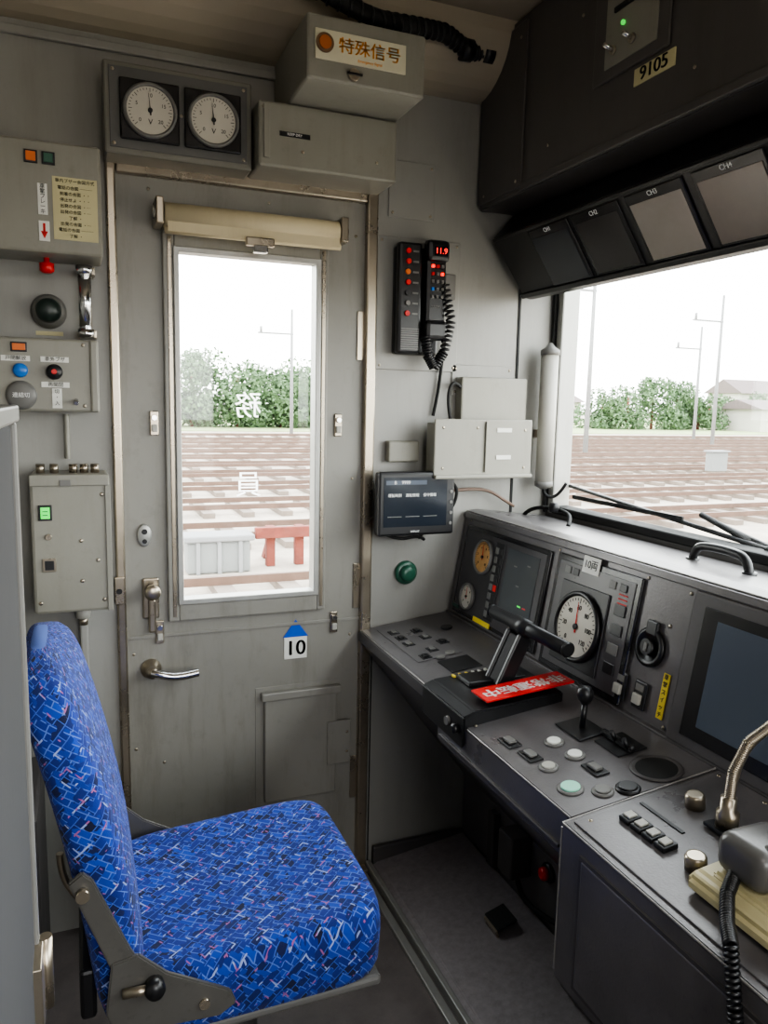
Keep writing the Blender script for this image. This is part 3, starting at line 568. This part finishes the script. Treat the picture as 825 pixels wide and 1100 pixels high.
g=grp('foot_pedal')
PDM=frame((.83,1.33,.052),(0,-1,0),(1,0,.30))
box(g,'pad',-.03,.03,-.02,.03,.008,.014,RUB,.003,PDM);box(g,'hinge',-.027,.027,-.025,-.018,-.008,.010,STEEL,.002,PDM)
for i in range(4): box(g,'tread_%d'%i,-.027,.027,-.014+i*.011,-.010+i*.011,.014,.016,RUB,.001,PDM)
# ------------------------------------------------------------ seat
def loft(par,name,rings,m,cap=True):
    bm=bmesh.new();n=len(rings[0]);V=[[bm.verts.new(p) for p in r] for r in rings]
    uvl=bm.loops.layers.uv.new('UVMap')
    U=[];acc=0
    for j,r in enumerate(rings):
        if j: acc+=sum((Vector(rings[j][i])-Vector(rings[j-1][i])).length for i in range(n))/n
        row=[0]
        ref=rings[len(rings)//2]
        for i in range(n): row.append(row[-1]+(Vector(ref[(i+1)%n])-Vector(ref[i])).length)
        U.append((row,acc))
    for j in range(len(V)-1):
        for i in range(n):
            f_=bm.faces.new((V[j][i],V[j][(i+1)%n],V[j+1][(i+1)%n],V[j+1][i]))
            for l,(jj,ii) in zip(f_.loops,((j,i),(j,i+1),(j+1,i+1),(j+1,i))): l[uvl].uv=(U[jj][0][ii],U[jj][1])
    if cap:
        for ring in (V[0][::-1],V[-1]): bm.faces.new(ring)
    return fin(bm,name,m,par,True)
def sup(a,n): c=math.cos(a);s=math.sin(a);return (math.copysign(abs(c)**(2/n),c),math.copysign(abs(s)**(2/n),s))
g=grp('upholstered_driver_seat')
def cushion(cx,cy,hx,hy,z0,z1):
    bm=bmesh.new();uvl=bm.loops.layers.uv.new('UVMap');NA=88
    rings=[];h=z1-z0
    prof=[(.93,z0),(.97,z0+.006),(.995,z0+.02),(1.005,z0+h*.5),(1.003,z1-.034),(.99,z1-.018),(.965,z1-.008),(.925,z1-.003),(.87,z1)]+[(.87-.87*q/10,z1-.010*math.sin(math.pi*q/20)) for q in range(1,10)]
    for s,z in prof:
        ring=[]
        for i in range(NA):
            a=2*math.pi*i/NA;c,sn=sup(a,6.5);x=cx+c*hx*s;y=cy+sn*hy*s
            ring.append(bm.verts.new((x,y,z+.012*((x-cx)/hx)*(1 if z>z0+.03 else 0))))
        rings.append(ring)
    top=bm.verts.new((cx,cy,z1-.010))
    def uv(v):
        ex=max(0,(z1-.02)-v.co.z);x,y=v.co.x-cx,v.co.y-cy
        if abs(x)/hx>abs(y)/hy: return (v.co.x+math.copysign(ex,x)+7,v.co.y+3)
        return (v.co.x+7,v.co.y+math.copysign(ex,y)+3)
    for a,b in zip(rings,rings[1:]):
        for i in range(NA): bm.faces.new((a[i],a[(i+1)%NA],b[(i+1)%NA],b[i]))
    for i in range(NA): bm.faces.new((rings[-1][i],rings[-1][(i+1)%NA],top))
    bm.faces.new(rings[0][::-1])
    for f_ in bm.faces:
        for l in f_.loops:l[uvl].uv=uv(l.vert)
    return fin(bm,'seat_cushion',FAB,g,True)
cushion(.210,1.105,.189,.185,.352,.452)
rings=[];NB=30
for j in range(NB+1):
    t=j/NB
    z=.395+.457*t
    cx=.030-.012*t-.075*t**1.7
    hw=.184;ht=.034+.004*math.sin(math.pi*t)
    if t>.76: q=(t-.76)/.24;hw*=max(.05,(1-q**3.2))**(1/2.6);ht*=max(.08,(1-q**5))**(.5)
    if t<.06: ht*=.8+.2*t/.06
    ring=[]
    for i in range(56):
        a=2*math.pi*i/56;c,s=sup(a,4.2);ring.append((cx+c*ht,1.115+s*hw,z))
    rings.append(ring)
loft(g,'backrest',rings,FAB)
for i,y in enumerate((.926,1.302)):
    y0,y1=(y-.008,y) if i==0 else (y,y+.008)
    prism(g,'recline_arm_%d'%i,[(-.028,.60),(-.012,.612),(.000,.60),(.040,.50),(.055,.47),(.03,.44),(.012,.49)],y0,y1,GRYS,'xz',.002)
    prism(g,'base_plate_%d'%i,[(.018,.485),(.05,.49),(.085,.455),(.165,.408),(.172,.388),(.15,.375),(.02,.385),(.01,.42)],y0-.004,y1-.004,GRYS,'xz',.002)
    yy=y-.012 if i==0 else y+.010
    cyl(g,'pivot_bolt_%d'%i,(-.012,yy-.004,.585),(-.012,yy+.004,.585),.008,STEEL);cyl(g,'pivot_bolt_b%d'%i,(.13,yy-.004,.40),(.13,yy+.004,.40),.007,STEEL)
lathe(g,'recline_knob',[(.011,0),(.013,.018),(.010,.024)],(.068,.918,.447),(0,-1,0),BLK,24);cyl(g,'recline_rod',(.03,.91,.445),(.068,.905,.447),.006,STEEL)
box(g,'seat_pan',.03,.388,.935,1.275,.335,.352,GRYP,.006);box(g,'back_shell',-.02,.0,.96,1.27,.38,.45,BLK,.005)
box(g,'slide_rail_near',.02,.36,.97,1.0,.305,.335,STEEL,.003);box(g,'slide_rail_far',.02,.36,1.21,1.24,.305,.335,STEEL,.003)
cyl(g,'pedestal',(.19,1.105,.02),(.19,1.105,.31),.05,CONSD);lathe(g,'pedestal_foot',[(.13,0),(.13,.012),(.06,.03),(.05,.05)],(.19,1.105,0),(0,0,1),CONSD);box(g,'cross_member',.05,.34,1.04,1.17,.28,.306,CONSD,.004)
tube(g,'height_lever',[(.02,1.27,.32),(-.02,1.29,.33),(-.05,1.30,.38),(-.05,1.30,.42)],.006,STEEL)
g=grp('rear_equipment_cabinet');box(g,'body',-.30,-.09,1.42,D-.002,0,.42,CONSD,.006);box(g,'door_leaf',-.29,-.10,1.414,1.421,.03,.40,GRYP,.003);cyl(g,'handle_wheel',(-.14,1.41,.34),(-.14,1.39,.34),.03,BLK,bev=.004)
g=grp('partition_gate');box(g,'leaf',-.075,-.043,.05,.594,.0,1.160,GATE,.004);box(g,'edge_channel',-.08,-.040,.5945,.606,.0,1.160,GRYP,.002)
box(g,'hinge_leaf',-.044,-.037,.565,.598,.70,.76,STEEL,.001);cyl(g,'hinge_pin',(-.036,.603,.70),(-.036,.603,.76),.005,STEEL);box(g,'top_cap',-.08,-.038,.05,.606,1.160,1.172,GRYP,.002)
g=grp('added_fill_lamp');box(g,'housing',-.2,.5,-.45,-.25,CZ-.03,CZ,WHT,.004)  # added fixture behind the camera, out of view, to fill the cab with light
la=bpy.data.lights.new('lamp_tube','AREA');la.shape='RECTANGLE';la.size=.66;la.size_y=.16;la.energy=7;la.color=(1,.96,.91);lo=bpy.data.objects.new('lamp_tube',la);COL.objects.link(lo);lo.location=(.15,-.35,CZ-.035);lo.parent=g
# ------------------------------------------------------------ outside
GZ=-1.05
BALL=mat('ballast',(158,147,134),.9,0,.3,1.2,grime=.5);GRASS=mat('dry_grass',(140,152,105),.9,0,.3,1.5,grime=.3)
RAILM=mat('rail_rust',(98,76,64),.5,.2,.2,3);SLP=mat('sleeper_concrete',(118,106,96),.8,0,.2,3);TREE=mat('tree_leaves',(82,106,72),.8,0,.5,.9);POLE=mat('concrete_pole',(130,130,130),.8,0,.1,2);HOUSE=mat('house_wall',(178,174,166),.8,0,.05,1);ROOF=mat('house_roof',(106,94,92),.8,0,.15,2);RUST=mat('rusty_steel',(112,54,42),.8,0,.3,6);CAB=mat('trackside_cabinet_grey',(120,122,120),.6,0,.08,4)
o=grp('ground');box(o,'ballast_bed',-150,250,1.9,300,GZ-.3,GZ,BALL,0);box(o,'ballast_front',1.3,250,-80,1.9,GZ-.3,GZ,BALL,0);box(o,'ballast_rear',-150,1.3,-80,1.9,GZ-.3,GZ-.02,BALL,0);box(o,'grass_verge',-150,250,54,120,GZ,GZ+.05,GRASS,0)
def railway(k,yc):
    o=grp('railway_track') 
    for s in (-.53,.53):
        box(o,'rail_%d'%(s>0),-60,160,yc+s-.03,yc+s+.03,GZ+.10,GZ+.20,RAILM,0)
    bm=bmesh.new()
    for i in range(-30,120):
        x=i*.75*(1 if yc<25 else 1.5)
        if x>110:break
        r=bmesh.ops.create_cube(bm,size=1)
        for v in r['verts']:v.co=Vector((x+v.co.x*.22,yc+v.co.y*2.0,GZ+.04+v.co.z*.12))
    fin(bm,'sleepers',SLP,o)
for k,yc in enumerate((4.8,8.2,12.2,15.4,18.6,21.8,25,28.2,31.4,34.6,37.8,41,46)): railway(k,yc)
def leaftree(cx,cy,w,h,nb,nl):
    o=grp('tree_cluster');V=[];Fc=[];rnd=random.Random(int(cx*10)+5)
    for i in range(nb):
        r=h*rnd.uniform(.13,.26);x=cx+rnd.uniform(-w,w);top=h*(1-.35*((x-cx)/w)**2)
        z=GZ+max(r*.8,rnd.uniform(.1,1)*top-r);c=Vector((x,cy+rnd.uniform(-2,2),z))
        for j in range(nl):
            dv=Vector((rnd.gauss(0,1),rnd.gauss(0,1),rnd.gauss(0,1))).normalized()
            p=c+dv*r*rnd.uniform(.75,1.12);s=rnd.uniform(.07,.17)
            a=Vector((rnd.uniform(-1,1),rnd.uniform(-1,1),rnd.uniform(-1,1))).normalized();b_=dv.cross(a).normalized();a=b_.cross(dv+a*.7).normalized()
            k=len(V);V+= [p-a*s-b_*s*.6,p+a*s-b_*s*.6,p+a*s+b_*s*.6,p-a*s+b_*s*.6];Fc.append((k,k+1,k+2,k+3))
    me=bpy.data.meshes.new('foliage');me.from_pydata([tuple(v) for v in V],[],Fc);me.materials.append(TREE);q=bpy.data.objects.new('foliage',me);COL.objects.link(q);q.parent=o
    for i in range(5): cyl(o,'trunk_%d'%i,(cx+(i-2)*w*.4,cy,GZ),(cx+(i-2)*w*.4,cy,GZ+h*.6),.16,RUST,.1)
leaftree(12,62,9,6.6,90,260);leaftree(-8,70,9,5.2,60,200);leaftree(28,64,8,4.6,50,220);leaftree(57,66,8,5.6,70,220);leaftree(42,74,9,4,40,200);leaftree(78,72,9,4.6,50,200);leaftree(102,72,14,4.2,60,200)
for i,(x,y,h) in enumerate(((41,43,8),(22,29.8,9),(36,36.2,9),(52,43,9),(70,50,9),(13,49,8),(6,50,8))):
    o=grp('catenary_pole')
    cyl(o,'mast',(x,y,GZ),(x,y,GZ+h),.12,POLE,.07);box(o,'arm',x-2.2,x+.1,y-.04,y+.04,GZ+h-1.6,GZ+h-1.5,POLE,0);cyl(o,'insulator',(x-2,y,GZ+h-1.5),(x-2,y,GZ+h-1.15),.08,POLE)
for i,(x,y,ww,h) in enumerate(((66,60,5,3.4),(88,58,8,4.4),(98,60,8,5.2),(110,62,9,4.6),(50,80,8,4),(122,66,9,5),(20,74,8,4.4),(84,80,10,6.5))):
    o=grp('house');box(o,'walls',x,x+ww,y,y+6,GZ,GZ+h*.7,HOUSE,0);prism(o,'roof',[(y-.5,GZ+h*.7),(y+6.5,GZ+h*.7),(y+3,GZ+h)],x-.4,x+ww+.4,ROOF,'yz')
    for k in range(3): box(o,'window_%d'%k,x+1+k*1.6,x+1.9+k*1.6,y-.02,y,GZ+1,GZ+1.9,SCRN,0)
o=grp('buffer_stop');
for i,x in enumerate((2.32,2.72)): box(o,'post_%d'%i,x,x+.12,10.0,10.12,GZ,GZ+.55,RUST,.01);
box(o,'beam',2.15,3.1,9.9,10.0,GZ+.40,GZ+.55,RUST,.01);prism(o,'strut',[(10.1,GZ+.5),(10.2,GZ+.5),(10.7,GZ),(10.55,GZ)],2.4,2.5,RUST,'yz')
o=grp('concrete_trough');box(o,'body',1.24,2.05,9.75,10.1,GZ,GZ+.42,CAB,.03);box(o,'lid',1.2,2.1,9.7,10.15,GZ+.42,GZ+.5,POLE,.02)
for i in range(3): box(o,'rib_%d'%i,1.35+i*.27,1.40+i*.27,9.72,9.76,GZ,GZ+.42,POLE,.005)
o=grp('slatted_walkway')
for i in range(22): box(o,'slat_%d'%i,.9+i*.12,.97+i*.12,6.4,6.9,GZ,GZ+.16,SLP,.01)
for i,(x,y) in enumerate(((20,20.2),(33,26.6),(46,39.4))):
    o=grp('trackside_cabinet');box(o,'cabinet',x,x+.7,y-.15,y+.15,GZ+.15,GZ+.8,CAB,.02);box(o,'cabinet_roof',x-.06,x+.76,y-.2,y+.2,GZ+.8,GZ+.86,POLE,.01);box(o,'plinth',x+.05,x+.65,y-.12,y+.12,GZ,GZ+.15,SLP,0)
o=grp('windscreen_wiper');cyl(o,'arm',(1.185,1.665,.976),(1.185,1.02,.923),.005,BLK);box(o,'blade',1.178,1.184,1.25,1.64,.945,.955,RUB,.001);cyl(o,'pivot',(1.17,1.02,.92),(1.21,1.02,.92),.012,BLK)
o=grp('windscreen_wiper');cyl(o,'arm',(1.195,1.18,.955),(1.195,.9,.90),.005,BLK);cyl(o,'blade',(1.19,1.21,.965),(1.19,1.08,.93),.006,RUB);cyl(o,'pivot',(1.18,.9,.90),(1.21,.9,.90),.012,BLK)
# ------------------------------------------------------------ world
W=bpy.data.worlds.new('sky');SC.world=W;W.use_nodes=True;nt=W.node_tree;N=nt.nodes;L=nt.links
bg=N['Background'];tc=N.new('ShaderNodeTexCoord');sp=N.new('ShaderNodeSeparateXYZ');rp=N.new('ShaderNodeValToRGB')
rp.color_ramp.elements[0].position=0;rp.color_ramp.elements[0].color=(1,.99,.97,1);rp.color_ramp.elements[1].position=1;rp.color_ramp.elements[1].color=(.90,.94,1,1)
L.new(tc.outputs['Generated'],sp.inputs[0]);L.new(sp.outputs['Z'],rp.inputs[0]);L.new(rp.outputs[0],bg.inputs['Color']);bg.inputs['Strength'].default_value=12.0
def portal(name,loc,rot,sx,sy):
    l=bpy.data.lights.new(name,'AREA');l.shape='RECTANGLE';l.size=sx;l.size_y=sy;l.cycles.is_portal=True
    o=bpy.data.objects.new(name,l);COL.objects.link(o);o.location=loc;o.rotation_euler=rot;return o
R90=math.radians(90)
portal('portal_windscreen',(XF+.04,(wy0+wy1)/2,(wz0+wz1)/2),(0,R90,0),wz1-wz0,wy1-wy0)
portal('portal_door',((gx0+gx1)/2,D+.05,(gz0+gz1)/2),(-R90,0,0),gx1-gx0,gz1-gz0)
portal('portal_opposite',(.4,YR-.06,1.175),(R90,0,0),.7,.85)
SC.view_settings.look='AgX - Medium High Contrast'
# ------------------------------------------------------------ camera
cam=bpy.data.cameras.new('camera');co=bpy.data.objects.new('camera',cam);COL.objects.link(co);SC.camera=co
yaw,pitch,roll=[math.radians(a) for a in (21.85,-8.12,1.27)]
f_=Vector((math.sin(yaw)*math.cos(pitch),math.cos(yaw)*math.cos(pitch),math.sin(pitch)))
r0=Vector((math.cos(yaw),-math.sin(yaw),0));u0=r0.cross(f_)
r_=r0*math.cos(roll)+u0*math.sin(roll);u_=-r0*math.sin(roll)+u0*math.cos(roll)
Mc=Matrix.Identity(4)
for i in range(3):Mc[i][0]=r_[i];Mc[i][1]=u_[i];Mc[i][2]=-f_[i]
Mc[2][3]=1.1791
co.matrix_world=Mc
cam.sensor_fit='VERTICAL';cam.sensor_height=36;cam.lens=823.1/1100*36;cam.clip_start=.02;cam.clip_end=1000
